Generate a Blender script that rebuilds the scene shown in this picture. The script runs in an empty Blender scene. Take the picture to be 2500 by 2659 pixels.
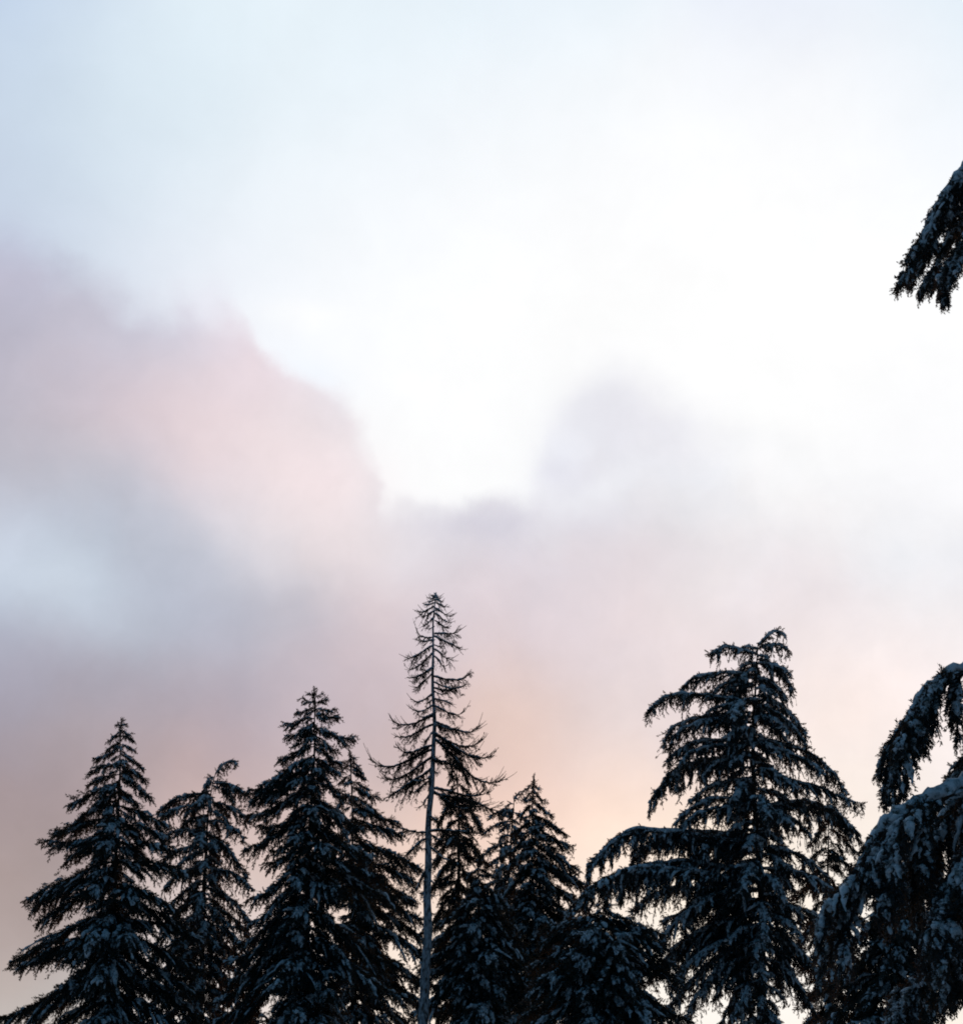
import bpy, math, random
import numpy as np

R = math.radians
scene = bpy.context.scene
col = scene.collection
RNG = np.random.default_rng(7)

# ------------------------------------------------------------------ camera
HFOV, PITCH, CAM_Z = R(36.0), R(22.0), 1.6
FW, FH = 1869.0, 1988.0                       # measuring frame used for reading the photograph
FPX = FW / 2 / math.tan(HFOV / 2)
cd = bpy.data.cameras.new('camera')
cam = bpy.data.objects.new('camera', cd)
col.objects.link(cam)
cam.location = (0, 0, CAM_Z)
cam.rotation_euler = (R(90) + PITCH, 0, 0)
cd.sensor_fit = 'HORIZONTAL'
cd.sensor_width = 36.0
cd.lens = 18.0 / math.tan(HFOV / 2)
cd.clip_start = 0.1
cd.clip_end = 9000
scene.camera = cam

def direction(x, y):
    a, b = (x - FW / 2) / FPX, (FH / 2 - y) / FPX
    c, s = math.cos(PITCH), math.sin(PITCH)
    return np.array([a, c - b * s, s + b * c])

def at(x, y, D):
    d = direction(x, y)
    return np.array([0, 0, CAM_Z]) + d * (D / d[1])

# ------------------------------------------------------------------ colour management
vs = scene.view_settings
vs.view_transform = 'Standard'
vs.look = 'None'
vs.exposure = 0.0
vs.gamma = 1.0
vs.use_curve_mapping = False
scene.cycles.filter_width = 1.9

# ------------------------------------------------------------------ world: dusk sky with clouds
SUN_AZ, SUN_EL = R(7.0), R(3.0)               # the sun is low behind the trees

def lin(c):
    c = np.asarray(c, float) / 255.0
    return np.where(c <= 0.04045, c / 12.92, ((c + 0.055) / 1.055) ** 2.4)

# cloud colours seen in the lower, pink and grey cloud bank
BANK = [
 (0,470,182,186,210),(0,520,188,188,208),(100,540,186,188,206),(0,600,186,184,200),(200,600,200,200,214),(300,610,206,208,222),
 (400,560,224,222,234),(430,620,228,222,234),
 (0,700,184,180,194),(200,700,196,192,206),(350,700,212,204,214),(450,700,232,214,220),
 (0,800,188,184,196),(200,800,206,194,204),(320,800,222,208,214),(450,800,229,216,220),(600,810,232,228,234),
 (1200,800,232,232,240),(1280,800,233,233,239),(1340,830,232,232,240),
 (0,900,186,186,198),(200,900,196,198,210),(350,900,228,212,216),(450,900,236,220,222),(620,900,240,224,226),(720,900,240,238,242),
 (1120,880,224,224,236),(1120,930,222,221,233),(1250,900,232,232,236),(1400,920,240,241,245),(1600,950,246,246,249),
 (0,1000,192,196,210),(200,1000,186,190,202),(350,1000,202,208,220),(500,1000,232,226,230),(620,1000,242,226,226),(750,1000,228,228,234),
 (850,1000,226,224,230),(960,1000,216,214,225),(1050,1000,222,220,230),(1200,1000,230,228,232),(1500,1000,240,241,244),(1800,1010,243,244,248),
 (0,1100,202,214,230),(150,1090,192,206,222),(250,1100,186,192,206),(400,1100,186,190,204),(550,1080,222,220,226),(750,1100,228,218,224),
 (950,1100,220,210,216),(1150,1100,224,212,216),(1400,1100,232,228,232),(1800,1100,238,239,243),
 (0,1170,198,211,227),(100,1170,200,214,228),(220,1170,188,202,218),(350,1200,180,187,203),(550,1190,192,190,202),(750,1200,216,204,210),
 (950,1200,224,208,212),(1200,1200,228,214,216),(1500,1200,236,226,228),(1800,1200,240,238,241),
 (0,1280,170,169,186),(200,1270,175,170,181),(450,1280,180,176,190),(700,1280,200,188,198),(1000,1280,216,206,214),(1300,1280,232,220,222),(1750,1280,244,234,234),
 (0,1400,163,156,167),(200,1400,175,162,167),(450,1400,184,168,174),(700,1400,196,180,184),(900,1400,220,196,192),(970,1380,230,200,188),
 (1100,1400,222,206,204),(1250,1400,236,220,218),(1600,1400,247,234,230),(1800,1400,248,238,236),
 (0,1550,162,148,152),(400,1550,192,171,170),(700,1550,214,192,186),(1000,1550,237,207,195),(1200,1550,246,221,206),(1650,1550,250,238,230),
 (0,1700,168,153,151),(480,1700,212,190,182),(850,1700,242,214,198),(1020,1660,246,216,198),(1150,1690,252,231,215),(1400,1700,254,238,218),(1650,1700,254,244,232),
 (0,1850,178,164,162),(450,1850,226,216,214),(850,1850,252,238,224),(1300,1850,255,248,238),(1650,1850,255,250,242),
 (30,1960,198,192,188),(450,1960,236,226,220),(900,1960,255,242,230),(1500,1960,255,250,244),
 (0,2100,190,180,170),(900,2100,250,226,200),(1600,2100,255,240,220)]
# colours of the pale blue to white sky above it
UPPER = [
 (0,0,199,215,236),(150,0,220,233,244),(400,0,228,241,249),(700,0,232,243,250),(1100,0,234,243,250),(1500,0,232,238,250),(1869,0,230,241,249),
 (0,200,196,211,231),(100,200,208,223,234),(300,200,221,235,245),(600,200,233,243,250),(1000,220,244,249,254),(1300,220,252,253,255),(1600,220,252,253,255),(1869,200,242,247,254),
 (0,400,197,210,228),(200,400,216,229,240),(400,400,227,238,246),(600,380,238,245,251),(800,400,245,249,254),(1100,400,254,254,255),(1500,400,255,255,255),(1869,400,252,253,255),
 (150,480,208,220,234),(300,520,226,230,242),(480,520,238,242,250),(700,520,249,251,254),(1000,550,255,255,255),(1869,600,255,255,255),
 (0,480,190,198,220),(560,640,246,249,255),(600,600,253,254,255),(800,650,255,255,255),(1300,650,255,255,255),
 (560,720,243,247,254),(700,760,253,254,255),(850,850,255,255,255),(1000,880,252,253,254),(1500,800,254,254,254),(1869,900,251,251,253),
 (850,950,254,254,255),(0,-200,170,192,224),(900,-200,220,234,246),(1869,-200,220,234,246)]
# upper edge of the bank, left to right: x, y, softness
EDGE = [(-200,400,60),(0,470,55),(110,525,45),(180,560,40),(250,600,40),(300,620,40),(345,598,42),(400,605,42),(440,602,42),(470,632,34),(492,676,22),
 (520,700,20),(560,722,22),(650,775,30),(700,850,40),(728,915,30),(744,975,26),(820,976,24),(930,982,22),(1040,992,45),(1080,962,80),(1120,900,120),(1180,810,110),
 (1240,785,100),(1330,800,60),(1420,870,80),(1550,930,90),(1700,970,90),(1869,1020,90),(2100,1080,90)]

def field(pts, xs, ys, sig):
    p = np.array(pts, float)
    c = lin(p[:, 2:5])
    d2 = (xs[..., None] - p[:, 0]) ** 2 + ((ys[..., None] - p[:, 1]) * 1.25) ** 2
    w = np.exp(-d2 / (2 * sig * sig)) + 1e-3 * np.exp(-d2 / (2 * (3.2 * sig) ** 2)) + 1e-12 / (d2 + 1)
    return (w @ c) / w.sum(-1, keepdims=True)

AZ0, AZ1 = R(-25), R(25)
def to_frame(az, el):
    X, Y, Z = np.sin(az) * np.cos(el), np.cos(az) * np.cos(el), np.sin(el)
    c, s = math.cos(PITCH), math.sin(PITCH)
    fwd = Y * c + Z * s
    up = -Y * s + Z * c
    return FW / 2 + FPX * X / fwd, FH / 2 - FPX * up / fwd

world = bpy.data.worlds.new('World')
scene.world = world
world.use_nodes = True
nt = world.node_tree
nt.nodes.clear()
N, L = nt.nodes.new, nt.links.new
def math_node(op, a, b=None, c=None, clamp=False):
    n = N('ShaderNodeMath'); n.operation = op; n.use_clamp = clamp
    for i, v in enumerate((a, b, c)):
        if v is None: continue
        if isinstance(v, (int, float)): n.inputs[i].default_value = v
        else: L(v, n.inputs[i])
    return n.outputs[0]
def vmath(op, a, b=None, scale=None):
    n = N('ShaderNodeVectorMath'); n.operation = op
    for i, v in enumerate((a, b)):
        if v is None: continue
        if isinstance(v, (tuple, list)): n.inputs[i].default_value = v
        else: L(v, n.inputs[i])
    if scale is not None:
        if isinstance(scale, (int, float)): n.inputs['Scale'].default_value = scale
        else: L(scale, n.inputs['Scale'])
    return n.outputs['Value'] if op == 'DOT_PRODUCT' else n.outputs[0]
def noise(vec, scale, detail, rough=0.5):
    n = N('ShaderNodeTexNoise'); n.inputs['Scale'].default_value = scale
    n.inputs['Detail'].default_value = detail; n.inputs['Roughness'].default_value = rough
    L(vec, n.inputs['Vector'])
    return n
def smooth(v, lo, hi):
    n = N('ShaderNodeMapRange'); n.interpolation_type = 'SMOOTHSTEP'
    n.inputs['From Min'].default_value = lo; n.inputs['From Max'].default_value = hi
    L(v, n.inputs['Value'])
    return n.outputs['Result']
def mixc(f, a, b):
    n = N('ShaderNodeMix'); n.data_type = 'RGBA'
    L(f, n.inputs[0])
    for i, v in ((6, a), (7, b)):
        if isinstance(v, tuple): n.inputs[i].default_value = v
        else: L(v, n.inputs[i])
    return n.outputs[2]
def ramp(fac, stops, interp='B_SPLINE'):
    n = N('ShaderNodeValToRGB'); cr = n.color_ramp; cr.interpolation = interp
    while len(cr.elements) > 1: cr.elements.remove(cr.elements[-1])
    for i, (p, c) in enumerate(stops):
        e = cr.elements[0] if i == 0 else cr.elements.new(p)
        e.position = p; e.color = (float(c[0]), float(c[1]), float(c[2]), 1)
    L(fac, n.inputs[0])
    return n.outputs[0]

geo = N('ShaderNodeTexCoord').outputs['Generated']
d0 = vmath('NORMALIZE', geo)
w1 = vmath('SUBTRACT', noise(d0, 5.0, 5.0, 0.55).outputs['Color'], (0.5, 0.5, 0.5))
w2 = vmath('SUBTRACT', noise(d0, 17.0, 3.0).outputs['Color'], (0.5, 0.5, 0.5))
d1 = vmath('NORMALIZE', vmath('ADD', vmath('ADD', d0, vmath('SCALE', w1, scale=0.060)), vmath('SCALE', w2, scale=0.022)))
sx = N('ShaderNodeSeparateXYZ'); L(d1, sx.inputs[0])
az = math_node('ARCTAN2', sx.outputs[0], sx.outputs[1])
el = math_node('ARCSINE', sx.outputs[2])
azf = math_node('DIVIDE', math_node('SUBTRACT', az, AZ0), AZ1 - AZ0, clamp=True)

def rows(pts, e0, e1, step, sig, nst=28):
    """sum of cubic B-spline rows in elevation, each a colour ramp in azimuth"""
    total = None
    ts = np.linspace(0, 1, nst)
    ne = int(round((e1 - e0) / step)) + 1
    u = math_node('MULTIPLY_ADD', el, 180 / math.pi / step, -e0 / step)
    u = math_node('MINIMUM', math_node('MAXIMUM', u, 0.0), float(ne - 1))
    for k in range(-1, ne + 1):
        kk = min(max(k, 0), ne - 1)
        a = AZ0 + ts * (AZ1 - AZ0)
        xs, ys = to_frame(a, np.full_like(a, R(e0 + kk * step)))
        cs = field(pts, np.clip(xs, -250, 2120), ys, sig)
        c = ramp(azf, list(zip(ts, cs)))
        t = math_node('ABSOLUTE', math_node('SUBTRACT', u, float(k)))
        # cubic B-spline basis: ((2-t)+^3 - 4 (1-t)+^3) / 6
        p2 = math_node('POWER', math_node('MAXIMUM', math_node('SUBTRACT', 2.0, t), 0.0), 3.0)
        p1 = math_node('POWER', math_node('MAXIMUM', math_node('SUBTRACT', 1.0, t), 0.0), 3.0)
        w = math_node('DIVIDE', math_node('MULTIPLY_ADD', p1, -4.0, p2), 6.0)
        s = vmath('SCALE', c, scale=w)
        total = s if total is None else vmath('ADD', total, s)
    return total
bank = rows(BANK, -3.0, 31.0, 2.0, 62)
upper = rows(UPPER, 18.0, 44.0, 3.25, 110)

# edge of the bank: its elevation and softness along the azimuth
ex = np.array([e[0] for e in EDGE], float); ey = np.array([e[1] for e in EDGE], float); es = np.array([e[2] for e in EDGE], float)
ts = np.linspace(0, 1, 32)
ED0, ED1 = R(15), R(40)
fine = np.linspace(AZ0, AZ1, 2000)
eds, sfs = [], []
fx = np.linspace(-300, 2200, 3000)
fy = np.interp(fx, ex, ey); fs = np.interp(fx, ex, es)
faz, fel = [], []
for x, y in zip(fx, fy):
    d = direction(x, y); d = d / np.linalg.norm(d)
    faz.append(math.atan2(d[0], d[1])); fel.append(math.asin(d[2]))
faz, fel = np.array(faz), np.array(fel)
def edge_ramp(a0, a1):
    pad = (a1 - a0) * 0.12                      # overlap so that the spline ends lie outside the segment
    a0, a1 = a0 - pad, a1 + pad
    q = np.linspace(a0, a1, 32)
    e = (np.interp(q, faz, fel) - ED0) / (ED1 - ED0)
    s = np.interp(q, faz, fs) / 200.0
    f = math_node('DIVIDE', math_node('SUBTRACT', az, a0), a1 - a0, clamp=True)
    return ramp(f, [(t, (a, b, 0)) for t, a, b in zip(np.linspace(0, 1, 32), e, s)], 'B_SPLINE')
cuts = [AZ0, R(-14), R(-8), R(-3), R(2), R(8), AZ1]
eM = edge_ramp(cuts[0], cuts[1])
for c0, c1 in zip(cuts[1:-1], cuts[2:]):
    eM = mixc(math_node('GREATER_THAN', az, c0), eM, edge_ramp(c0, c1))
es_ = N('ShaderNodeSeparateColor'); L(eM, es_.inputs[0])
edge_el = math_node('MULTIPLY_ADD', es_.outputs[0], ED1 - ED0, ED0)
soft = math_node('MULTIPLY', es_.outputs[1], 200.0 / FPX)
m1 = math_node('SUBTRACT', noise(d0, 15.0, 5.0, 0.6).outputs['Fac'], 0.5)
m2 = math_node('SUBTRACT', noise(d0, 28.0, 2.0, 0.5).outputs['Fac'], 0.5)
rag = math_node('ADD', math_node('MULTIPLY', m1, 0.042), math_node('MULTIPLY', m2, 0.016))
f = math_node('DIVIDE', math_node('ADD', math_node('SUBTRACT', el, edge_el), rag), math_node('MULTIPLY', soft, 1.25))
mask = smooth(f, -1.1, 1.1)
hue = math_node('SUBTRACT', noise(d0, 10.0, 5.0, 0.55).outputs['Fac'], 0.5)
hc = N('ShaderNodeCombineXYZ')
L(math_node('MULTIPLY_ADD', hue, 0.10, 1.0), hc.inputs[0]); hc.inputs[1].default_value = 1.0
L(math_node('MULTIPLY_ADD', hue, -0.08, 1.0), hc.inputs[2])
bank = vmath('MULTIPLY', vmath('MULTIPLY', bank, hc.outputs[0]), (1.012, 1.003, 1.0))
front = mixc(mask, bank, upper)
# single puffs and wisps: x, y, half axes, turn in degrees, colour, strength
PUFF = [(1135,865,75,30,50,240,242,250,.75),(1185,950,85,28,25,243,244,249,.65),(1105,915,48,36,0,221,220,232,.55),(1215,805,75,50,0,224,223,233,.5),(1300,830,70,40,-20,228,227,235,.5),
        (400,590,34,24,30,232,232,243,.40),(965,1008,120,26,0,213,210,222,.7),(820,985,60,20,0,228,226,233,.5),(100,1130,120,58,-12,207,217,229,.55),(20,1070,60,60,0,203,212,228,.35),
        (90,1300,220,55,-8,164,160,176,.4),(300,1080,110,80,-25,186,190,204,.55),(600,910,120,70,-25,243,226,228,.55),(290,800,120,60,-30,224,206,212,.25),(440,720,50,80,10,230,215,221,.15),(970,1400,90,120,0,230,203,190,.35),
        (600,725,50,22,-25,240,246,254,.6),(600,620,60,22,0,255,255,255,.6),(1240,1080,110,50,0,224,211,215,.4),(470,1010,80,40,-30,228,222,228,.4),(420,1190,120,50,0,182,186,201,.4)]
for x, y, rx, ry, turn, r_, g_, b_, st in PUFF:
    d = direction(x, y); d = d / np.linalg.norm(d)
    a_c, e_c = math.atan2(d[0], d[1]), math.asin(d[2])
    ct, sn = math.cos(R(turn)), math.sin(R(turn))
    u = math_node('MULTIPLY', math_node('SUBTRACT', az, a_c), math.cos(e_c)); v = math_node('SUBTRACT', el, e_c)
    p = math_node('MULTIPLY', math_node('MULTIPLY_ADD', u, ct, math_node('MULTIPLY', v, sn)), FPX / rx)
    q = math_node('MULTIPLY', math_node('MULTIPLY_ADD', v, ct, math_node('MULTIPLY', u, -sn)), FPX / ry)
    r2 = math_node('ADD', math_node('MULTIPLY', p, p), math_node('MULTIPLY', q, q))
    w = math_node('MULTIPLY', math_node('POWER', math.e, math_node('MULTIPLY', r2, -0.6)), st)
    cc = lin((r_, g_, b_))
    front = mixc(w, front, (float(cc[0]), float(cc[1]), float(cc[2]), 1.0))
# soft cloud texture
tex = math_node('ADD', math_node('SUBTRACT', noise(d1, 9.0, 7.0, 0.58).outputs['Fac'], 0.5), math_node('MULTIPLY', math_node('SUBTRACT', noise(d1, 30.0, 5.0, 0.6).outputs['Fac'], 0.5), 0.45))
amp = math_node('MULTIPLY_ADD', mask, -0.16, 0.28)          # the bank is more broken than the bright sky
front = vmath('SCALE', front, scale=math_node('MULTIPLY_ADD', tex, amp, 1.005))

# away from the view the overcast dims evenly into blue dusk, away from the glow
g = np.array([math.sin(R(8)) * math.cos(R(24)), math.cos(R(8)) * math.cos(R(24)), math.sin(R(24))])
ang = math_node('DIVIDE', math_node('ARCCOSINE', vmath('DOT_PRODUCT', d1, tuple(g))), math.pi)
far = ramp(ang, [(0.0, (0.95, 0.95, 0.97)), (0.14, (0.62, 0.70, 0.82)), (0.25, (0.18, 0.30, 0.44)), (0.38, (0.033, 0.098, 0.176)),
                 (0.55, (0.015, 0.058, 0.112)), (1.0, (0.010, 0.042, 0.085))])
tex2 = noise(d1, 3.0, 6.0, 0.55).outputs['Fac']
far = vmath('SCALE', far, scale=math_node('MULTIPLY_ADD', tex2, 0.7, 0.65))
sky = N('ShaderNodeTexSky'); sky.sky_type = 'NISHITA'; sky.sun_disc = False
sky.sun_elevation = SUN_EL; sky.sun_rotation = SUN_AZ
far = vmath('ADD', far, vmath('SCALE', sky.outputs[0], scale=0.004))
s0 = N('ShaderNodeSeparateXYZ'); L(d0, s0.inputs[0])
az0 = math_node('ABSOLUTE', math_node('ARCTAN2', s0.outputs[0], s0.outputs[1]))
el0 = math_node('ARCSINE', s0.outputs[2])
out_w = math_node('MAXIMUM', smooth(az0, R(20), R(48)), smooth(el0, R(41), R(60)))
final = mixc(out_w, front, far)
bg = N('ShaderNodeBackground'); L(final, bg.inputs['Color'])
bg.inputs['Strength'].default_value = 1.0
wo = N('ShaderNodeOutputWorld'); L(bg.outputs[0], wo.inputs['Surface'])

# ------------------------------------------------------------------ sun: very weak, behind cloud
sd = bpy.data.lights.new('sun', 'SUN')
sd.energy = 1.2; sd.angle = R(10); sd.color = (1.0, 0.62, 0.36)
sun = bpy.data.objects.new('sun', sd); col.objects.link(sun)
sun.rotation_euler = (R(90) - SUN_EL, 0, math.pi - SUN_AZ)
sun.location = (20, 90, 40)

# ------------------------------------------------------------------ materials
def material(name, build):
    m = bpy.data.materials.new(name); m.use_nodes = True
    t = m.node_tree; t.nodes.clear()
    o = t.nodes.new('ShaderNodeOutputMaterial')
    t.links.new(build(t), o.inputs['Surface'])
    return m
def bsdf(t, colour, rough):
    b = t.nodes.new('ShaderNodeBsdfPrincipled')
    if isinstance(colour, tuple): b.inputs['Base Color'].default_value = colour
    else: t.links.new(colour, b.inputs['Base Color'])
    b.inputs['Roughness'].default_value = rough
    b.inputs['Specular IOR Level'].default_value = 0.2
    return b
def tnoise(t, scale, detail=4, rough=0.6, coord='Object'):
    n = t.nodes.new('ShaderNodeTexNoise'); n.inputs['Scale'].default_value = scale
    n.inputs['Detail'].default_value = detail; n.inputs['Roughness'].default_value = rough
    tc = t.nodes.new('ShaderNodeTexCoord'); t.links.new(tc.outputs[coord], n.inputs['Vector'])
    return n.outputs['Fac']
def tramp(t, fac, stops):
    n = t.nodes.new('ShaderNodeValToRGB'); cr = n.color_ramp
    for i, (p, c) in enumerate(stops):
        e = cr.elements[i] if i < 2 else cr.elements.new(p)
        e.position = p; e.color = (*c, 1)
    t.links.new(fac, n.inputs[0])
    return n.outputs[0]
def bump(t, b, h, strength, dist):
    n = t.nodes.new('ShaderNodeBump'); n.inputs['Strength'].default_value = strength; n.inputs['Distance'].default_value = dist
    t.links.new(h, n.inputs['Height']); t.links.new(n.outputs[0], b.inputs['Normal'])

def needles(ca, cb, trans):
    def f(t):
        c = tramp(t, tnoise(t, 2.5), [(0.3, ca), (0.7, cb)])
        b = bsdf(t, c, 0.65)
        tr = t.nodes.new('ShaderNodeBsdfTranslucent'); tr.inputs['Color'].default_value = (*trans, 1)
        a = t.nodes.new('ShaderNodeMixShader'); a.inputs[0].default_value = 0.3
        t.links.new(b.outputs[0], a.inputs[1]); t.links.new(tr.outputs[0], a.inputs[2])
        return a.outputs[0]
    return f
M_NEEDLE = material('spruce_needles', needles((0.016, 0.040, 0.042), (0.028, 0.056, 0.056), (0.10, 0.045, 0.008)))
M_CEDAR = material('cedar_needles', needles((0.018, 0.043, 0.050), (0.034, 0.062, 0.068), (0.12, 0.05, 0.008)))
M_LARCH = material('larch_twigs', needles((0.03, 0.026, 0.02), (0.05, 0.042, 0.03), (0.03, 0.02, 0.01)))
def bark(t):
    h = tnoise(t, 9, 6)
    b = bsdf(t, tramp(t, h, [(0.3, (0.03, 0.023, 0.018)), (0.7, (0.075, 0.058, 0.045))]), 0.9)
    bump(t, b, h, 0.8, 0.03)
    return b.outputs[0]
M_BARK = material('bark', bark)
def frosted(t):
    tc = t.nodes.new('ShaderNodeTexCoord')
    mp = t.nodes.new('ShaderNodeMapping'); mp.inputs['Scale'].default_value = (1, 1, 0.45)
    t.links.new(tc.outputs['Object'], mp.inputs[0])
    n = t.nodes.new('ShaderNodeTexNoise'); n.inputs['Scale'].default_value = 14; n.inputs['Detail'].default_value = 6
    n.inputs['Roughness'].default_value = 0.65
    t.links.new(mp.outputs[0], n.inputs['Vector'])
    c = tramp(t, n.outputs['Fac'], [(0.40, (0.05, 0.042, 0.036)), (0.60, (0.46, 0.50, 0.54))])
    b = bsdf(t, c, 0.9)
    bump(t, b, n.outputs['Fac'], 0.8, 0.03)
    return b.outputs[0]
M_FROST = material('snow_crusted_bark', frosted)
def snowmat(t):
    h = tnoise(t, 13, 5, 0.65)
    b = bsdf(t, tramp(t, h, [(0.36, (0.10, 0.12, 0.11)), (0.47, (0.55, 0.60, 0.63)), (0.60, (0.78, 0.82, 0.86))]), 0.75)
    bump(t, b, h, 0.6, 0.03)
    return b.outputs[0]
M_SNOW = material('snow', snowmat)
def groundmat(t):
    h = tnoise(t, 0.35, 6, 0.6)
    b = bsdf(t, tramp(t, h, [(0.38, (0.10, 0.085, 0.07)), (0.55, (0.62, 0.65, 0.68))]), 0.9)
    bump(t, b, h, 0.6, 0.2)
    return b.outputs[0]
M_GROUND = material('snowy_forest_floor', groundmat)

# ------------------------------------------------------------------ mesh building
def build_mesh(name, chunks):
    """chunks: list of (verts Nx3, tris Mx3, material, smooth)"""
    me = bpy.data.meshes.new(name)
    V, T, MI, SM, mats, off = [], [], [], [], [], 0
    for v, t, m, s in chunks:
        if len(t) == 0: continue
        if m not in mats: mats.append(m)
        V.append(v); T.append(t + off); off += len(v)
        MI.append(np.full(len(t), mats.index(m))); SM.append(np.full(len(t), s))
    if not V: return None
    V = np.concatenate(V).astype(np.float32); T = np.concatenate(T).astype(np.int32)
    me.vertices.add(len(V)); me.vertices.foreach_set('co', V.ravel())
    me.loops.add(len(T) * 3); me.loops.foreach_set('vertex_index', T.ravel())
    me.polygons.add(len(T))
    me.polygons.foreach_set('loop_start', np.arange(0, len(T) * 3, 3, dtype=np.int32))
    for m in mats: me.materials.append(m)
    me.polygons.foreach_set('material_index', np.concatenate(MI).astype(np.int32))
    me.polygons.foreach_set('use_smooth', np.concatenate(SM).astype(bool))
    me.update(calc_edges=True)
    return me

def unit(v):
    return v / np.maximum(np.linalg.norm(v, axis=-1, keepdims=True), 1e-9)

def tube(P, rad, seg=6, jitter=0.0, rng=None):
    P = np.asarray(P, float); n = len(P)
    tan = unit(np.gradient(P, axis=0))
    ref = np.array([0, 0, 1.0]) if abs(tan[:, 2]).mean() < 0.8 else np.array([0, 1.0, 0])
    s = unit(np.cross(tan, ref)); u = np.cross(s, tan)
    a = np.linspace(0, 2 * math.pi, seg, endpoint=False)
    ring = np.cos(a)[None, :, None] * s[:, None] + np.sin(a)[None, :, None] * u[:, None]
    r = np.asarray(rad, float)[:, None, None] * np.ones((n, seg, 1))
    if jitter: r = r * (1 + rng.uniform(-jitter, jitter, (n, seg, 1)))
    V = (P[:, None] + ring * r).reshape(-1, 3)
    i, k = np.meshgrid(np.arange(n - 1), np.arange(seg), indexing='ij')
    a0 = i * seg + k; a1 = i * seg + (k + 1) % seg; b0 = a0 + seg; b1 = a1 + seg
    T = np.concatenate([np.stack([a0, a1, b1], -1).reshape(-1, 3), np.stack([a0, b1, b0], -1).reshape(-1, 3)])
    V = np.concatenate([V, P[-1:] + tan[-1:] * r[-1, 0]])
    tip = len(V) - 1
    k = np.arange(seg)
    T = np.concatenate([T, np.stack([(n - 1) * seg + k, (n - 1) * seg + (k + 1) % seg, np.full(seg, tip)], -1)])
    return V, T

def strips(polys, r0, r1):
    """many thin three-sided twigs at once: polys (K,n,3)"""
    polys = np.asarray(polys); K, n, _ = polys.shape
    tan = unit(np.gradient(polys, axis=1))
    ref = np.where(np.abs(tan[..., 2:3]) < 0.9, np.array([0, 0, 1.0]), np.array([0, 1.0, 0]))
    s = unit(np.cross(tan, ref)); u = np.cross(s, tan)
    rad = np.linspace(1, 0, n)[None, :, None] * (np.asarray(r0) - r1).reshape(-1, 1, 1) + r1
    rings = [polys + rad * (math.cos(a) * s + math.sin(a) * u) for a in (0.5, 2.6, 4.7)]
    V = np.stack(rings, 2).reshape(-1, 3)
    T = []
    for i in range(n - 1):
        for k in range(3):
            a, b = i * 3 + k, i * 3 + (k + 1) % 3
            T += [(a, b, b + 3), (a, b + 3, a + 3)]
    T = np.array(T)
    T = (T[None] + (np.arange(K) * n * 3)[:, None, None]).reshape(-1, 3)
    return V, T

def sprig_templates(nblade, spread, width, count, rng):
    out = []
    for _ in range(count):
        V, T = [], []
        for b in range(nblade):
            s = (b + rng.uniform(0, 0.8)) / nblade * 0.92
            ln = rng.uniform(0.30, 0.46) * (1.15 - 0.55 * s)
            ph = rng.uniform(0, 2 * math.pi)
            an = spread * rng.uniform(0.7, 1.25)
            d = np.array([math.cos(an), math.sin(an) * math.cos(ph), math.sin(an) * math.sin(ph)])
            side = unit(np.cross(d, rng.normal(size=3)))
            p = np.array([s, 0, 0.0])
            w = width * rng.uniform(0.7, 1.3)
            V += [p + d * ln * 0.15 - side * w * 1.15, p + d * ln * 0.25 + side * w * 1.15, p + d * ln * 1.1]
            n0 = len(V) - 3
            T += [(n0, n0 + 1, n0 + 2)]
        # centre twig
        V += [np.array([0, 0.02, 0]), np.array([0, -0.02, 0.01]), np.array([1.05, 0, 0]), np.array([0, 0, 0.03])]
        n0 = len(V) - 4
        T += [(n0, n0 + 1, n0 + 2), (n0 + 1, n0 + 3, n0 + 2)]
        out.append((np.array(V), np.array(T)))
    return out
_r = np.random.default_rng(3)
SPRIG = {'spruce': sprig_templates(13, 0.8, 0.075, 6, _r), 'cedar': sprig_templates(10, 0.6, 0.085, 6, _r),
         'larch': sprig_templates(9, 0.95, 0.05, 4, _r)}

def ico(sub):
    t = (1 + 5 ** 0.5) / 2
    V = [(-1, t, 0), (1, t, 0), (-1, -t, 0), (1, -t, 0), (0, -1, t), (0, 1, t), (0, -1, -t), (0, 1, -t), (t, 0, -1), (t, 0, 1), (-t, 0, -1), (-t, 0, 1)]
    F = [(0, 11, 5), (0, 5, 1), (0, 1, 7), (0, 7, 10), (0, 10, 11), (1, 5, 9), (5, 11, 4), (11, 10, 2), (10, 7, 6), (7, 1, 8),
         (3, 9, 4), (3, 4, 2), (3, 2, 6), (3, 6, 8), (3, 8, 9), (4, 9, 5), (2, 4, 11), (6, 2, 10), (8, 6, 7), (9, 8, 1)]
    V = [np.array(v, float) / np.linalg.norm(v) for v in V]
    for _ in range(sub):
        cache, G = {}, []
        def mid(a, b):
            k = (min(a, b), max(a, b))
            if k not in cache:
                m = V[a] + V[b]; V.append(m / np.linalg.norm(m)); cache[k] = len(V) - 1
            return cache[k]
        for a, b, c in F:
            x, y, z = mid(a, b), mid(b, c), mid(c, a)
            G += [(a, x, z), (b, y, x), (c, z, y), (x, y, z)]
        F = G
    return np.array(V), np.array(F)
def blob_templates(sub, amp, count, rng):
    V, F = ico(sub)
    out = []
    for _ in range(count):
        q = V.copy()
        k = rng.normal(size=(5, 3)) * 2.2; ph = rng.uniform(0, 6.28, 5)
        r = 1 + amp * (np.sin(V @ k.T + ph).sum(1) / 2.2)
        q = q * r[:, None]
        q[:, 2] = np.where(q[:, 2] < 0, q[:, 2] * 0.45, q[:, 2])
        out.append((q, F))
    return out
BLOB = {0: blob_templates(0, 0.28, 6, _r), 1: blob_templates(1, 0.32, 8, _r)}

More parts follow.
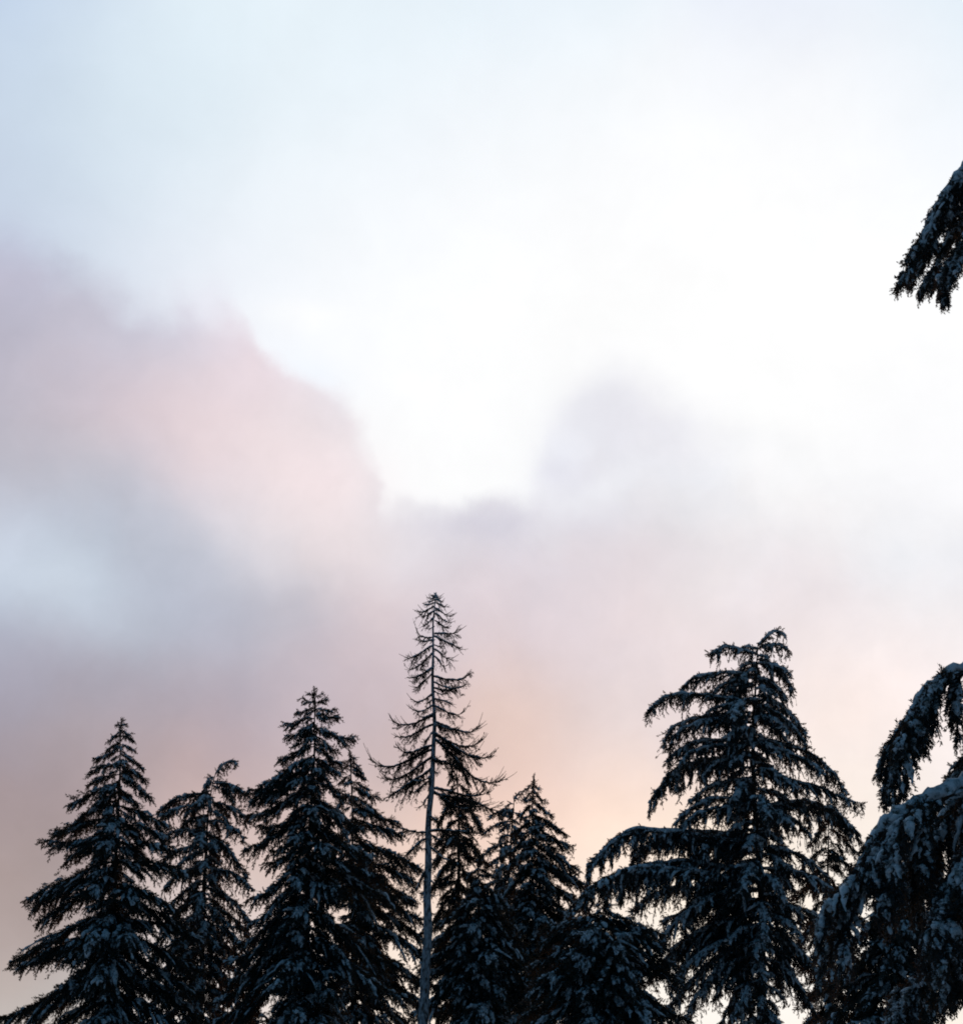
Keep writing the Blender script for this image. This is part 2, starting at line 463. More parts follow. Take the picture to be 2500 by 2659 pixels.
def scatter(templates, pos, dirs, size, rng, roll=True, ups=None):
    """templates along +X placed at pos, pointing along dirs; size (K,3) or (K,)"""
    K = len(pos)
    if K == 0: return np.zeros((0, 3)), np.zeros((0, 3), int)
    x = unit(dirs)
    up = np.tile([0, 0, 1.0], (K, 1)) if ups is None else ups
    up = np.where(np.abs((x * up).sum(1, keepdims=True)) > 0.97, np.array([0.9, 0.3, 0.1]), up)
    y = unit(np.cross(up, x)); z = np.cross(x, y)
    if roll:
        a = rng.uniform(0, 2 * math.pi, (K, 1))
        y, z = np.cos(a) * y + np.sin(a) * z, np.cos(a) * z - np.sin(a) * y
    size = np.asarray(size, float)
    if size.ndim == 1: size = np.repeat(size[:, None], 3, 1)
    pick = rng.integers(0, len(templates), K)
    Vs, Ts, off = [], [], 0
    for i, (tv, tt) in enumerate(templates):
        s = np.where(pick == i)[0]
        if len(s) == 0: continue
        q = tv[None] * size[s][:, None]
        v = q[..., 0:1] * x[s][:, None] + q[..., 1:2] * y[s][:, None] + q[..., 2:3] * z[s][:, None] + pos[s][:, None]
        Vs.append(v.reshape(-1, 3))
        Ts.append((tt[None] + (np.arange(len(s)) * len(tv))[:, None, None]).reshape(-1, 3) + off)
        off += len(s) * len(tv)
    return np.concatenate(Vs), np.concatenate(Ts)

def bezier(dx, dz, a0, a1, n, wob, rng):
    ln = math.hypot(dx, dz)
    P0 = np.zeros(3); P3 = np.array([dx, 0, dz])
    P1 = P0 + 0.38 * ln * np.array([math.cos(a0), 0, math.sin(a0)])
    P2 = P3 - 0.38 * ln * np.array([math.cos(a1), 0, math.sin(a1)])
    t = np.linspace(0, 1, n)[:, None]
    P = (1 - t) ** 3 * P0 + 3 * t * (1 - t) ** 2 * P1 + 3 * t * t * (1 - t) * P2 + t ** 3 * P3
    ph = rng.uniform(0, 6.28, 2)
    P[:, 1] += wob * ln * np.sin(t[:, 0] * 4 + ph[0]) * t[:, 0]
    P[:, 2] += 0.5 * wob * ln * np.sin(t[:, 0] * 7 + ph[1]) * t[:, 0] * (1 - t[:, 0])
    return P
def along(P, t):
    s = np.clip(np.asarray(t), 0, 1) * (len(P) - 1)
    i = np.minimum(s.astype(int), len(P) - 2); f = (s - i)[..., None]
    return P[i] * (1 - f) + P[i + 1] * f
def slope(P, t):
    return unit(along(P, np.asarray(t) + 0.02) - along(P, np.asarray(t) - 0.02))

def wave(n, rng, k=0.5):
    """smooth random numbers in 0..1 along a branch"""
    x = np.arange(n)
    return 0.5 + 0.25 * np.sin(x * k + rng.uniform(0, 6.3)) + 0.25 * np.sin(x * k * 2.3 + rng.uniform(0, 6.3))

def snow_strip(P, w, h, rng, seg=7):
    """a lumpy blanket of snow lying along the top of a limb"""
    n = len(P)
    tan = unit(np.gradient(P, axis=0))
    side = unit(np.cross(tan, np.array([0, 0, 1.0])) + 1e-6); u = np.cross(side, tan)
    a = np.linspace(-0.5, math.pi + 0.5, seg)
    lump = 0.45 + 0.5 * wave(n, rng, 0.55) + 0.5 * wave(n, rng, 0.23)
    e = np.stack([wave(n, rng, 0.8) for _ in range(seg)], 1)[..., None]
    ww = (w * lump)[:, None, None] * (0.7 + 0.6 * e); hh = (h * lump)[:, None, None] * (0.75 + 0.5 * e)
    V = P[:, None] + np.cos(a)[None, :, None] * side[:, None] * ww + np.sin(a)[None, :, None] * u[:, None] * hh
    V = V.reshape(-1, 3)
    i, k = np.meshgrid(np.arange(n - 1), np.arange(seg), indexing='ij')
    a0 = i * seg + k; a1 = i * seg + (k + 1) % seg; b0 = a0 + seg; b1 = a1 + seg
    T = np.concatenate([np.stack([a0, a1, b1], -1).reshape(-1, 3), np.stack([a0, b1, b0], -1).reshape(-1, 3)])
    return V, T

def snow_fingers(lat, w, s0, s1, rng, seg=5, m=9, flat=0.65):
    """soft pads of snow lying along many twigs at once; lat (K,n,3), w / s0 / s1 per twig"""
    K, n, _ = lat.shape
    if K == 0: return np.zeros((0, 3)), np.zeros((0, 3), int)
    q = np.linspace(0, 1, m)
    t = s0[:, None] + (s1 - s0)[:, None] * q
    f = np.clip(t, 0, 1) * (n - 1)
    i = np.minimum(f.astype(int), n - 2); f = (f - i)[..., None]
    k = np.arange(K)[:, None]
    P = lat[k, i] * (1 - f) + lat[k, i + 1] * f
    P = P + rng.normal(0, 0.22, P.shape) * w[:, None, None]
    tan = unit(np.gradient(P, axis=1))
    side = unit(np.cross(tan, np.array([0.12, 0.05, 1.0])) + 1e-6); u = np.cross(side, tan)
    u = u * np.where(u[..., 2:3] < -0.05, -1.0, 1.0)
    prof = np.clip(np.sin(np.clip(q, 0.03, 0.97) * math.pi), 0.02, 1) ** 0.55
    r = w[:, None] * prof * rng.uniform(0.55, 1.35, (K, m))
    P = P + u * (r * 0.35)[..., None]; P[..., 2] += r * 0.25
    a = np.linspace(0, 2 * math.pi, seg, endpoint=False) + 0.3
    e = rng.uniform(0.75, 1.25, (K, m, seg, 1))
    V = P[:, :, None] + (np.cos(a)[None, None, :, None] * side[:, :, None] + flat * np.sin(a)[None, None, :, None] * u[:, :, None]) * r[..., None, None] * e
    V = V.reshape(-1, 3)
    ii, kk = np.meshgrid(np.arange(m - 1), np.arange(seg), indexing='ij')
    a0 = ii * seg + kk; a1 = ii * seg + (kk + 1) % seg; b0 = a0 + seg; b1 = a1 + seg
    T = np.concatenate([np.stack([a0, a1, b1], -1).reshape(-1, 3), np.stack([a0, b1, b0], -1).reshape(-1, 3)])
    return V, (T[None] + (np.arange(K) * m * seg)[:, None, None]).reshape(-1, 3)

def blobs(sp, d, sz, rng, sub, big=1.0):
    n = len(sp); f = rng.uniform(0.6, 1.3, n) * big
    d = d + rng.normal(0, 0.18, d.shape)
    return scatter(BLOB[sub], sp, d, np.stack([sz * 0.40 * f * rng.uniform(0.7, 1.2, n), sz * 0.17 * f * rng.uniform(0.7, 1.3, n), sz * 0.13 * f], 1), rng, roll=False)

# ------------------------------------------------------------------ branches (local frame: base at 0, out along +X, up +Z)
def spruce_branch(dx, dz, a0, a1, rng, ss=0.24, width=0.42, snow=0.5, droop=0.6, mat=None, dens=1.0, sub=0, leader=False, dev_=0.42, lowf=0.4):
    mat = mat or M_NEEDLE
    ln = math.hypot(dx, dz)
    if not leader: ss = ss * min(1.0, 0.42 + 0.42 * ln)
    P = bezier(dx, dz, a0, a1, 12, 0.06, rng)
    wood = tube(P, np.linspace(0.010 + 0.011 * ln, 0.006, 12), 5)
    K = max(6, int(ln / (0.42 * ss / dens)) * 2)
    t = np.clip(np.linspace(0.06, 1.0, K) + rng.uniform(-0.9, 0.9, K) / K, 0.04, 1)
    base = along(P, t); tan = slope(P, t)
    sgn = np.where(np.arange(K) % 2 == 0, 1.0, -1.0)
    cl = 0.35 + 0.95 * wave(K, rng, 0.45)                       # twigs come in clusters with gaps between
    wl = width * ln * np.clip(1.3 * (1 - t) ** 0.7 * np.clip(t * 3.5, 0.25, 1), 0.0, 1) * cl * rng.uniform(0.6, 1.2, K) + 0.8 * ss
    swp = rng.uniform(0.45, 1.15, K) * (1 - 0.6 * t)
    side = unit(np.stack([-tan[:, 1], tan[:, 0], 0 * t], 1) + 1e-6)
    d0 = unit(tan * np.cos(swp)[:, None] + side * (sgn * np.sin(swp))[:, None] + np.array([0, 0, 1.0]) * rng.uniform(-0.5, 0.18, (K, 1)))
    q = np.linspace(0, 1, 6)
    dr = droop * rng.uniform(0.3, 1.6, K)
    lat = base[:, None] + d0[:, None] * (wl[:, None] * q)[..., None]
    lat[..., 2] -= (dr * wl)[:, None] * q ** 2 * 0.6
    tw = strips(lat, np.full(K, 0.008 + 0.002 * ln), 0.003)
    pos, dr_, sz, isn, sdir = [], [], [], [], []
    patch = (0.65 * wave(K, rng, 0.33) + 0.35 * rng.uniform(0, 1, K)) < snow
    for k in range(K):
        n = max(2, int(wl[k] / (0.33 * ss / dens)))
        s = (np.arange(n) + rng.uniform(0.1, 0.9, n)) / n
        p = along(lat[k], s); dd = slope(lat[k], s)
        dev = rng.normal(0, dev_, (n, 3))
        low = rng.uniform(0, 1, n) < lowf                        # some sprigs hang below the twig
        dev[:, 2] -= np.where(low, rng.uniform(0.5, 1.3, n), 0.05)
        pos.append(p); dr_.append(unit(dd + dev)); sz.append(ss * rng.uniform(0.6, 1.25, n) * (1 - 0.12 * s))
        isn.append(np.full(n, patch[k]) & ~low); sdir.append(dd)
    n = max(4, int(ln / (0.22 * ss)))
    s = np.linspace(0.05, 1, n)
    pos.append(along(P, s)); dr_.append(unit(slope(P, s) + rng.normal(0, 0.55, (n, 3)))); sz.append(ss * rng.uniform(0.7, 1.1, n)); isn.append(wave(n, rng, 0.5) < snow); sdir.append(slope(P, s))
    pos = np.concatenate(pos); dr_ = np.concatenate(dr_); sz = np.concatenate(sz); isn = np.concatenate(isn); sdir = np.concatenate(sdir)
    nd = scatter(SPRIG['spruce'], pos, dr_, sz, rng)
    chunks = [(*wood, M_BARK, True), (*tw, M_BARK, False), (*nd, mat, False)]
    if leader: patch &= rng.uniform(0, 1, K) < 0.3
    k = np.where(patch)[0]
    sv = snow_fingers(lat[k], ss * rng.uniform(0.13, 0.27, len(k)) * np.clip(wl[k] / ss, 0.6, 1.25), rng.uniform(0, 0.35, len(k)), rng.uniform(0.6, 1.0, len(k)), rng, 5, 9 if sub else 7)
    k = np.where(isn & (rng.uniform(0, 1, len(pos)) < 0.25))[0]
    sp = pos[k] + dr_[k] * sz[k][:, None] * 0.2; sp[:, 2] += sz[k] * 0.12
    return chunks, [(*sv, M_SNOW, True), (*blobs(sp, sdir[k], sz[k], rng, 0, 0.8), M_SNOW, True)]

def weeping_branch(dx, dz, a0, a1, rng, ss=0.17, hang=0.5, snow=0.6, width=0.28, strip=0.06, dens=1.0, mat=None, sub=0):
    mat = mat or M_CEDAR
    ln = math.hypot(dx, dz)
    nP = 22
    P = bezier(dx, dz, a0, a1, nP, 0.055, rng)
    P[:, 2] += 0.05 * ln ** 0.5 * (wave(nP, rng, 0.7) - 0.5) * np.linspace(0, 1, nP)
    wood = tube(P, np.linspace(0.012 + 0.011 * ln, 0.006, nP), 6)
    K = max(8, int(ln / (0.40 * ss / dens)) * 2)
    t = np.clip(np.linspace(0.08, 1.0, K) + rng.uniform(-0.8, 0.8, K) / K, 0.03, 1)
    base = along(P, t); tan = slope(P, t)
    side = unit(np.stack([-tan[:, 1], tan[:, 0], 0 * t], 1) + 1e-6)
    sgn = rng.choice([-1.0, 1.0], K)
    cl = 0.15 + 1.25 * wave(K, rng, 0.38)
    out = width * ln * (1 - t) ** 0.7 * rng.uniform(0.1, 1.0, K) + 0.25 * ss
    swp = rng.uniform(0.3, 1.1, K)
    hl = hang * (0.40 + 0.75 * np.clip(1.15 - t, 0.15, 1)) * cl * rng.uniform(0.5, 1.2, K) * min(1.0, 0.45 + 0.3 * ln)
    hl = np.where(rng.uniform(0, 1, K) < 0.12, hl * 1.4, hl)
    d0 = unit(tan * np.cos(swp)[:, None] + side * (sgn * np.sin(swp))[:, None])
    M = 7
    q = np.linspace(0, 1, M)
    lat = base[:, None] + d0[:, None] * (out[:, None] * np.sin(q * math.pi / 2))[..., None]
    lat[..., 2] -= hl[:, None] * (q ** 1.6)
    lat += np.cumsum(rng.normal(0, 0.012, lat.shape), 1) * q[None, :, None] * 2.4
    tw = strips(lat, np.full(K, 0.006 + 0.0015 * ln), 0.003)
    pos, dr_, sz, lvl, isn, sdir = [], [], [], [], [], []
    patch = (0.6 * wave(K, rng, 0.3) + 0.4 * rng.uniform(0, 1, K)) < snow
    tot = out + hl
    for k in range(K):
        n = max(2, int(tot[k] / (0.33 * ss / dens)))
        s = (np.arange(n) + rng.uniform(0.1, 0.9, n)) / n
        p = along(lat[k], s); dd = slope(lat[k], s)
        dev = rng.normal(0, 0.42, (n, 3))
        pos.append(p); dr_.append(unit(dd + dev)); sz.append(ss * rng.uniform(0.6, 1.2, n) * (1 - 0.4 * s)); lvl.append(s)
        isn.append(np.full(n, patch[k])); sdir.append(dd)
    n = max(4, int(ln / (0.2 * ss)))
    s = np.linspace(0.06, 1, n)
    pos.append(along(P, s)); dr_.append(unit(slope(P, s) + rng.normal(0, 0.5, (n, 3)))); sz.append(ss * rng.uniform(0.7, 1.1, n)); lvl.append(0 * s)
    isn.append(wave(n, rng, 0.4) < snow); sdir.append(slope(P, s))
    pos = np.concatenate(pos); dr_ = np.concatenate(dr_); sz = np.concatenate(sz); lvl = np.concatenate(lvl); isn = np.concatenate(isn); sdir = np.concatenate(sdir)
    nd = scatter(SPRIG['cedar'], pos, dr_, sz, rng)
    chunks = [(*wood, M_BARK, True), (*tw, M_BARK, False), (*nd, mat, False)]
    keep = isn & (rng.uniform(0, 1, len(pos)) < np.clip(1.1 - 1.05 * lvl, 0.14, 1))
    k = np.where(patch)[0]
    sv = snow_fingers(lat[k], ss * rng.uniform(0.16, 0.34, len(k)), rng.uniform(0, 0.12, len(k)), rng.uniform(0.35, 0.85, len(k)), rng, 5, 7)
    k = np.where(keep & (rng.uniform(0, 1, len(pos)) < 0.3))[0]
    sp = pos[k] + dr_[k] * sz[k][:, None] * 0.2; sp[:, 2] += sz[k] * 0.12
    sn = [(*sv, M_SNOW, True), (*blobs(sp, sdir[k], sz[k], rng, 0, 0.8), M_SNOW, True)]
    if strip:
        q = along(P, np.linspace(0.05, 0.95, nP))
        wv = strip * (0.5 + 0.5 * np.sin(np.linspace(0.5, 2.95, nP)))
        q[:, 2] += wv * 0.25
        sn.append((*snow_strip(q, wv, wv * 0.85, rng, 6), M_SNOW, True))
        n = int(ln / (0.5 * strip))
        s = rng.uniform(0.05, 0.97, n); sp = along(P, s) + rng.normal(0, 0.7, (n, 3)) * strip * np.array([0.3, 1, 0.35]); sp[:, 2] += strip * 0.2
        sn.append((*blobs(sp, slope(P, s), np.full(n, strip * 1.5), rng, 0), M_SNOW, True))
    return chunks, sn

def larch_branch(dx, dz, a0, a1, rng, ss=0.14, snow=0.25):
    ln = math.hypot(dx, dz)
    ss = ss * min(1.0, 0.35 + 0.8 * ln)
    P = bezier(dx, dz, a0, a1, 14, 0.07, rng)
    wood = tube(P, np.linspace(0.014 + 0.014 * ln, 0.008, 14), 5, 0.2, rng)
    K = max(5, int(ln / 0.042 * rng.uniform(0.45, 1.5)))
    t = np.clip(np.linspace(0.10, 1.0, K) + rng.uniform(-0.8, 0.8, K) / K, 0.04, 1)
    base = along(P, t); tan = slope(P, t)
    side = unit(np.stack([-tan[:, 1], tan[:, 0], 0 * t], 1) + 1e-6)
    sgn = rng.choice([-1.0, 1.0], K)
    swp = rng.uniform(0.2, 1.1, K)
    wl = (0.08 + 0.26 * ln * (1 - t) ** 0.8 + 0.10 * t) * rng.uniform(0.3, 1.3, K) * (0.4 + 1.0 * wave(K, rng, 0.4))
    hangd = np.where(t < 0.75, rng.uniform(0.2, 1.1, K), -rng.uniform(-0.3, 0.8, K))   # inner twigs hang, outer ones curl up
    d0 = unit(tan * np.cos(swp)[:, None] + side * (sgn * np.sin(swp))[:, None])
    q = np.linspace(0, 1, 6)
    lat = base[:, None] + d0[:, None] * (wl[:, None] * q)[..., None]
    lat[..., 2] -= (hangd * wl)[:, None] * q ** 1.6
    tw = strips(lat, np.full(K, 0.010), 0.004)
    B = max(5, int(7 * ln))                                     # fine bare twigs towards the end
    tb = rng.uniform(0.5, 1.0, B); bb = along(P, tb); tn = slope(P, tb)
    sd2 = unit(np.stack([-tn[:, 1], tn[:, 0], 0 * tb], 1) + 1e-6)
    db = unit(tn + sd2 * rng.uniform(-0.8, 0.8, (B, 1)) + np.array([0, 0, 0.5]) * rng.uniform(-0.3, 1.6, (B, 1)))
    bl = rng.uniform(0.15, 0.5, B) * min(1, 0.3 + 0.4 * ln)
    bt = bb[:, None] + db[:, None] * (bl[:, None] * q)[..., None]
    bt[..., 2] += (bl * rng.uniform(-0.1, 0.5, B))[:, None] * q ** 2
    tw2 = strips(bt, np.full(B, 0.011), 0.005)
    pos, dr_, sz = [], [], []
    for k in range(K):
        n = max(1, int(wl[k] / 0.045)) if t[k] < 0.82 else max(1, int(wl[k] / 0.11))
        s = (np.arange(n) + rng.uniform(0.1, 0.9, n)) / n
        pos.append(along(lat[k], s)); dd = slope(lat[k], s) + rng.normal(0, 0.6, (n, 3)); dd[:, 2] -= 0.3
        dr_.append(unit(dd)); sz.append(ss * rng.uniform(0.5, 1.3, n) * (1 - 0.45 * t[k]))
    pos = np.concatenate(pos); dr_ = np.concatenate(dr_); sz = np.concatenate(sz)
    nd = scatter(SPRIG['larch'], pos, dr_, sz, rng)
    nd2 = scatter(SPRIG['spruce'], pos[::2], dr_[::2], sz[::2] * 0.9, rng)
    chunks = [(*wood, M_BARK, True), (*tw, M_BARK, False), (*tw2, M_BARK, False), (*nd, M_LARCH, False), (*nd2, M_LARCH, False)]
    s = rng.uniform(0.02, 0.8, max(3, int(ln / 0.08)))
    sp = along(P, s); sp[:, 2] += 0.012 + 0.010 * ln * (1 - s)
    f = rng.uniform(0.6, 1.3, len(s))
    sv = scatter(BLOB[0], sp, slope(P, s), np.stack([0.09 * f, 0.032 * f, 0.02 * f], 1), rng, roll=False)
    return chunks, [(*sv, M_SNOW, True)]

def near_bough(dx, dz, a0, a1, rng, sl, strip, K=27, t0=0.45, ss=0.15, n=100, sub=1):
    """a long cedar limb with forked, drooping side boughs, each a spray of its own"""
    ln = math.hypot(dx, dz)
    P = bezier(dx, dz, a0, a1, n, 0.03, rng)
    P[:, 2] += (0.16 * (wave(n, rng, 9.0 / n) - 0.5) + 0.07 * (wave(n, rng, 26.0 / n) - 0.5)) * np.linspace(0, 1, n)
    chunks = [(*tube(P, np.linspace(0.05, 0.008, n), 7, 0.12, rng), M_BARK, True)]
    snow = []
    ts = np.clip(t0 + (1 - t0) * np.linspace(0, 1, K) ** 0.72 + rng.uniform(-0.6, 0.6, K) / K, t0 - 0.05, 1.0)
    for i, t in enumerate(ts):
        o = along(P, t); tn = slope(P, t)
        l = sl * rng.uniform(0.55, 1.15) * (1.12 - 0.40 * t)
        yaw = rng.uniform(0.15, 1.5) * (1 if i % 2 else -1) * (1.05 - 0.55 * t)
        fall = rng.uniform(0.78, 0.975)
        base_an = math.asin(max(-0.95, min(0.95, tn[2])))
        c, s = spruce_branch(l * math.sqrt(1 - fall * fall) + 0.03, -l * fall, base_an * 0.8 + rng.uniform(-0.2, 0.3), R(rng.uniform(-88, -62)), rng,
                             ss=ss, width=0.21, snow=0.55, droop=0.8, mat=M_CEDAR, sub=sub, dens=0.95 if sub else 0.8, dev_=0.26, lowf=0.2)
        cy, sy = math.cos(yaw), math.sin(yaw)
        M = np.array([[cy, sy, 0], [-sy, cy, 0], [0, 0, 1.0]])
        chunks += [(v @ M + o, f, m, sm) for v, f, m, sm in c]
        snow += [(v @ M + o, f, m, sm) for v, f, m, sm in s]
    # thick snow on the upper side of the limb, broken here and there
    q = along(P, np.linspace(0.1, 0.99, n))
    wv = strip * (0.45 + 0.55 * np.sin(np.linspace(0.7, 3.0, n)))
    q[:, 2] += wv * 0.5 + 0.005
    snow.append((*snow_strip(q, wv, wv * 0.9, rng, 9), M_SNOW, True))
    k = int(ln / (0.35 * strip)); s = rng.uniform(t0 - 0.1, 1.0, k)
    sp = along(P, s) + rng.normal(0, 1.0, (k, 3)) * strip * np.array([0.3, 0.9, 0.25])
    snow.append((*blobs(sp, slope(P, s), np.full(k, strip * 1.6), rng, 1, 1.0), M_SNOW, True))
    return chunks, snow
# ------------------------------------------------------------------ trees
def plain(name, me, parent, loc, rotz=0.0, scale=1.0):
    o = bpy.data.objects.new(name, me); col.objects.link(o)
    o.parent = parent; o.location = loc; o.rotation_euler = (0, 0, rotz)
    if scale != 1.0: o.scale = (scale,) * 3
    return o

LIB = {}
def library(kind, length, rng):
    """shared branch meshes for the inner and front branches of a species"""
    steps = {'spruce': [0.45, 0.9, 1.5, 2.2, 3.0, 4.0], 'weeping': [0.45, 0.9, 1.5, 2.2, 3.0, 4.0], 'larch': [0.4, 0.8, 1.3, 1.9],
             'bare': [0.45, 0.9, 1.5, 2.2, 3.0, 4.0]}[kind]
    i = int(np.argmin([abs(math.log(length / s)) for s in steps]))
    v = int(rng.integers(0, 5))
    key = (kind, i, v)
    if key not in LIB:
        g = np.random.default_rng(hash((i, v, len(kind))) % 100000)
        l = steps[i]
        if kind in ('spruce', 'bare'):
            dz = -l * g.uniform(0.2, 0.75)
            c, s = spruce_branch(l, dz, R(g.uniform(-20, 8)), R(g.uniform(-45, 5)), g, width=0.5, snow=0.62 if kind == 'spruce' else 0.2)
        elif kind == 'weeping':
            dz = -l * g.uniform(0.3, 0.65)
            c, s = weeping_branch(l, dz, R(g.uniform(-5, 15)), R(g.uniform(-65, -40)), g, ss=0.18, snow=0.68, strip=0.05, width=0.36)
        else:
            dz = -l * g.uniform(0.1, 0.4)
            c, s = larch_branch(l, dz, R(g.uniform(-35, -15)), R(g.uniform(0, 35)), g)
        LIB[key] = (build_mesh(kind + '_branch', c), build_mesh(kind + '_snow', s))
    return LIB[key], length / steps[i]

N_BRANCH = [0]
def tree(name, label, group, kind, D, trunk, left, right, fill=60, a_sil=(-5, -25), seed=1, bark=None, r_top=0.012, r_grow=0.0105,
         fill_len=(0.5, 1.0), extra=(), fill_from=0.02, depth=1.0, strip=0.06, ss=None, hang=0.5, y_low=2150, snow=None, side_len=(0.28, 0.68), dens=0.92):
    """trunk: points of the stem in the measuring frame, top first. left / right: (attach y, tip x, tip y) of branches seen in outline"""
    rng = np.random.default_rng(seed)
    pts = np.array([at(x, y, D) for x, y in trunk])
    tip0 = pts[0].copy()
    if kind in ('spruce', 'bare'): pts[0][2] -= 0.25
    low = pts[-1]
    sl = (pts[0] - pts[-1]) / (pts[0][2] - pts[-1][2])
    base = low - sl * (low[2] + 0.3)
    pts = np.concatenate([pts, [low * 0.5 + base * 0.5, base]])
    root = bpy.data.objects.new(name, None); col.objects.link(root)
    root.location = base + np.array([0, 0, 0.3])
    root['label'] = label; root['category'] = 'tree'
    if group: root['group'] = group
    org = np.array(root.location)
    z = pts[::-1, 2]
    def stem(h): return np.array([np.interp(h, z, pts[::-1, 0]), np.interp(h, z, pts[::-1, 1]), h])
    top = pts[0][2]
    hs = np.linspace(top, pts[-1][2], 34)
    S = np.array([stem(h) for h in hs]) - org
    kb = 0.035 if kind == 'larch' else 0.014
    S[:, 0] += kb * np.sin(hs * 1.3 + 1.0) + 0.4 * kb * np.sin(hs * 3.7); S[:, 1] += kb * np.cos(hs * 1.7)
    rad = r_top + r_grow * (top - hs)
    plain('trunk', build_mesh('trunk', [(*tube(S[::-1], rad[::-1], 10, 0.07, rng), bark or M_BARK, True)]), root, (0, 0, 0))
    def yh(y): # height of frame row y at the stem
        return float(at(FW / 2, y, D)[2])
    def add(me, sn, p, rz, sc=1.0):
        b = plain('branch', me, root, p - org, rz, sc)
        if sn is not None: plain('snow', sn, b, (0, 0, 0))
        N_BRANCH[0] += 1
    if kind in ('spruce', 'bare'):
        g = np.random.default_rng(seed + 500)
        p = stem(top - 0.45)
        c, s = spruce_branch(0.05, tip0[2] - p[2], R(86), R(86), g, ss=0.10, width=0.13, snow=0.35, droop=0.0, leader=True)
        add(build_mesh('leader', c), build_mesh('leader_snow', s), p, rng.uniform(0, 6))
    prof = {-1: [(top, 0.12)], 1: [(top, 0.12)]}
    for sg, lst in ((-1, left), (1, right)):
        for e in lst:
            ya, tx, ty = e[:3]
            tip = at(tx, ty, D); p = stem(yh(ya))
            dx = abs(tip[0] - p[0]); dz = tip[2] - p[2]
            az_off = rng.uniform(-0.35, 0.35)
            reach = dx / math.cos(az_off)
            a0, a1 = (e[3], e[4]) if len(e) > 4 else (a_sil[0] + rng.uniform(-8, 8), a_sil[1] + rng.uniform(-10, 10))
            prof[sg].append((tip[2] + 0.35 * (p[2] - tip[2]), dx))
            if ty > 2070: continue                       # wholly below the picture
            g = np.random.default_rng(int(rng.integers(1 << 30)))
            if kind in ('spruce', 'bare'):
                c, s = spruce_branch(reach, dz, R(a0), R(a1), g, ss=ss or 0.21, width=0.38, droop=0.42, snow=snow if snow is not None else (0.45 if kind == 'spruce' else 0.15), sub=1 if D < 32 else 0, dens=dens)
            elif kind == 'weeping':
                if len(e) > 5:                          # a long limb carrying heavy side boughs
                    k = int(rng.integers(1 << 30))
                    c, s = near_bough(reach, dz, R(a0), R(a1), np.random.default_rng(k), e[5], strip, K=int(reach * 6), t0=0.16, ss=0.19, n=36, sub=0)
                    c2, s2 = weeping_branch(reach, dz, R(a0), R(a1), np.random.default_rng(k), ss=0.18, hang=0.62, strip=0, snow=0.6, width=0.2)
                    c += c2; s += s2
                else:
                    c, s = weeping_branch(reach, dz, R(a0), R(a1), g, ss=ss or 0.17, hang=hang, strip=strip, snow=0.5, dens=dens)
            else:
                c, s = larch_branch(reach, dz, R(a0), R(a1), g, ss=ss or 0.16)
            rz = az_off if sg > 0 else math.pi + az_off
            add(build_mesh(kind + '_branch', c), build_mesh(kind + '_snow', s), p, rz)
    ph = {}
    for sg in (-1, 1):
        a = np.array(sorted(prof[sg])); ph[sg] = a
    lowz = yh(y_low)
    phi = rng.uniform(0, 6.28)
    for i in range(fill):
        u = (i + rng.uniform(0.2, 0.8)) / fill
        h = top - (fill_from + (1 - fill_from) * u ** 0.85) * (top - lowz)
        phi += 2.399963 + rng.uniform(-0.35, 0.35)
        cph = math.cos(phi)
        hh = h - 0.15
        rl, rr = np.interp(hh, ph[-1][:, 0], ph[-1][:, 1]), np.interp(hh, ph[1][:, 0], ph[1][:, 1])
        side = rr if cph > 0 else rl
        r = side * abs(cph) + depth * 0.5 * (rl + rr) * (1 - abs(cph))
        ln = max(0.22, r * (rng.uniform(*fill_len) * (1 - abs(cph)) + rng.uniform(*side_len) * abs(cph)))
        (me, sn), sc = library(kind, ln, rng)
        add(me, sn, stem(h), phi, sc)
    for e in extra:
        pass
    return root

# ------------------------------------------------------------------ ground
def ground():
    n = 96
    g = np.linspace(-1, 1, n); g = np.sign(g) * np.abs(g) ** 2.6 * 3000
    X, Y = np.meshgrid(g, g)
    Z = 0.12 * np.sin(X * 0.21) * np.cos(Y * 0.17) + 0.05 * np.sin(X * 0.9 + Y * 0.7)
    Z = np.where(np.hypot(X, Y) > 150, 0, Z) - 0.1
    V = np.stack([X, Y, Z], -1).reshape(-1, 3)
    i, k = np.meshgrid(np.arange(n - 1), np.arange(n - 1), indexing='ij')
    a = i * n + k
    T = np.concatenate([np.stack([a, a + 1, a + n + 1], -1).reshape(-1, 3), np.stack([a, a + n + 1, a + n], -1).reshape(-1, 3)])
    o = bpy.data.objects.new('ground', build_mesh('ground', [(V, T, M_GROUND, True)])); col.objects.link(o)
    o['kind'] = 'structure'; o['label'] = 'snow covered forest floor below the trees'
ground()

# measuring frames of the enlarged views
def frame(ox, oy, k):
    def pt(p): return tuple([ox + p[0] * k, oy + p[1] * k])
    def br(lst): return [(oy + e[0] * k, ox + e[1] * k, oy + e[2] * k) + tuple(e[3:]) for e in lst]
    return pt, br
z1, b1 = frame(0, 1345.7, 0.3230)
z2, b2 = frame(411.2, 1271.0, 0.3606)
z3, b3 = frame(672.8, 1121.4, 0.4357)
z4, b4 = frame(1009.3, 1457.8, 0.2667)
z5, b5 = frame(1196.2, 1196.2, 0.2800)
G_SPRUCE, G_WEEP = 'snow dusted spruces in the tree line', 'drooping conifers in the tree line'

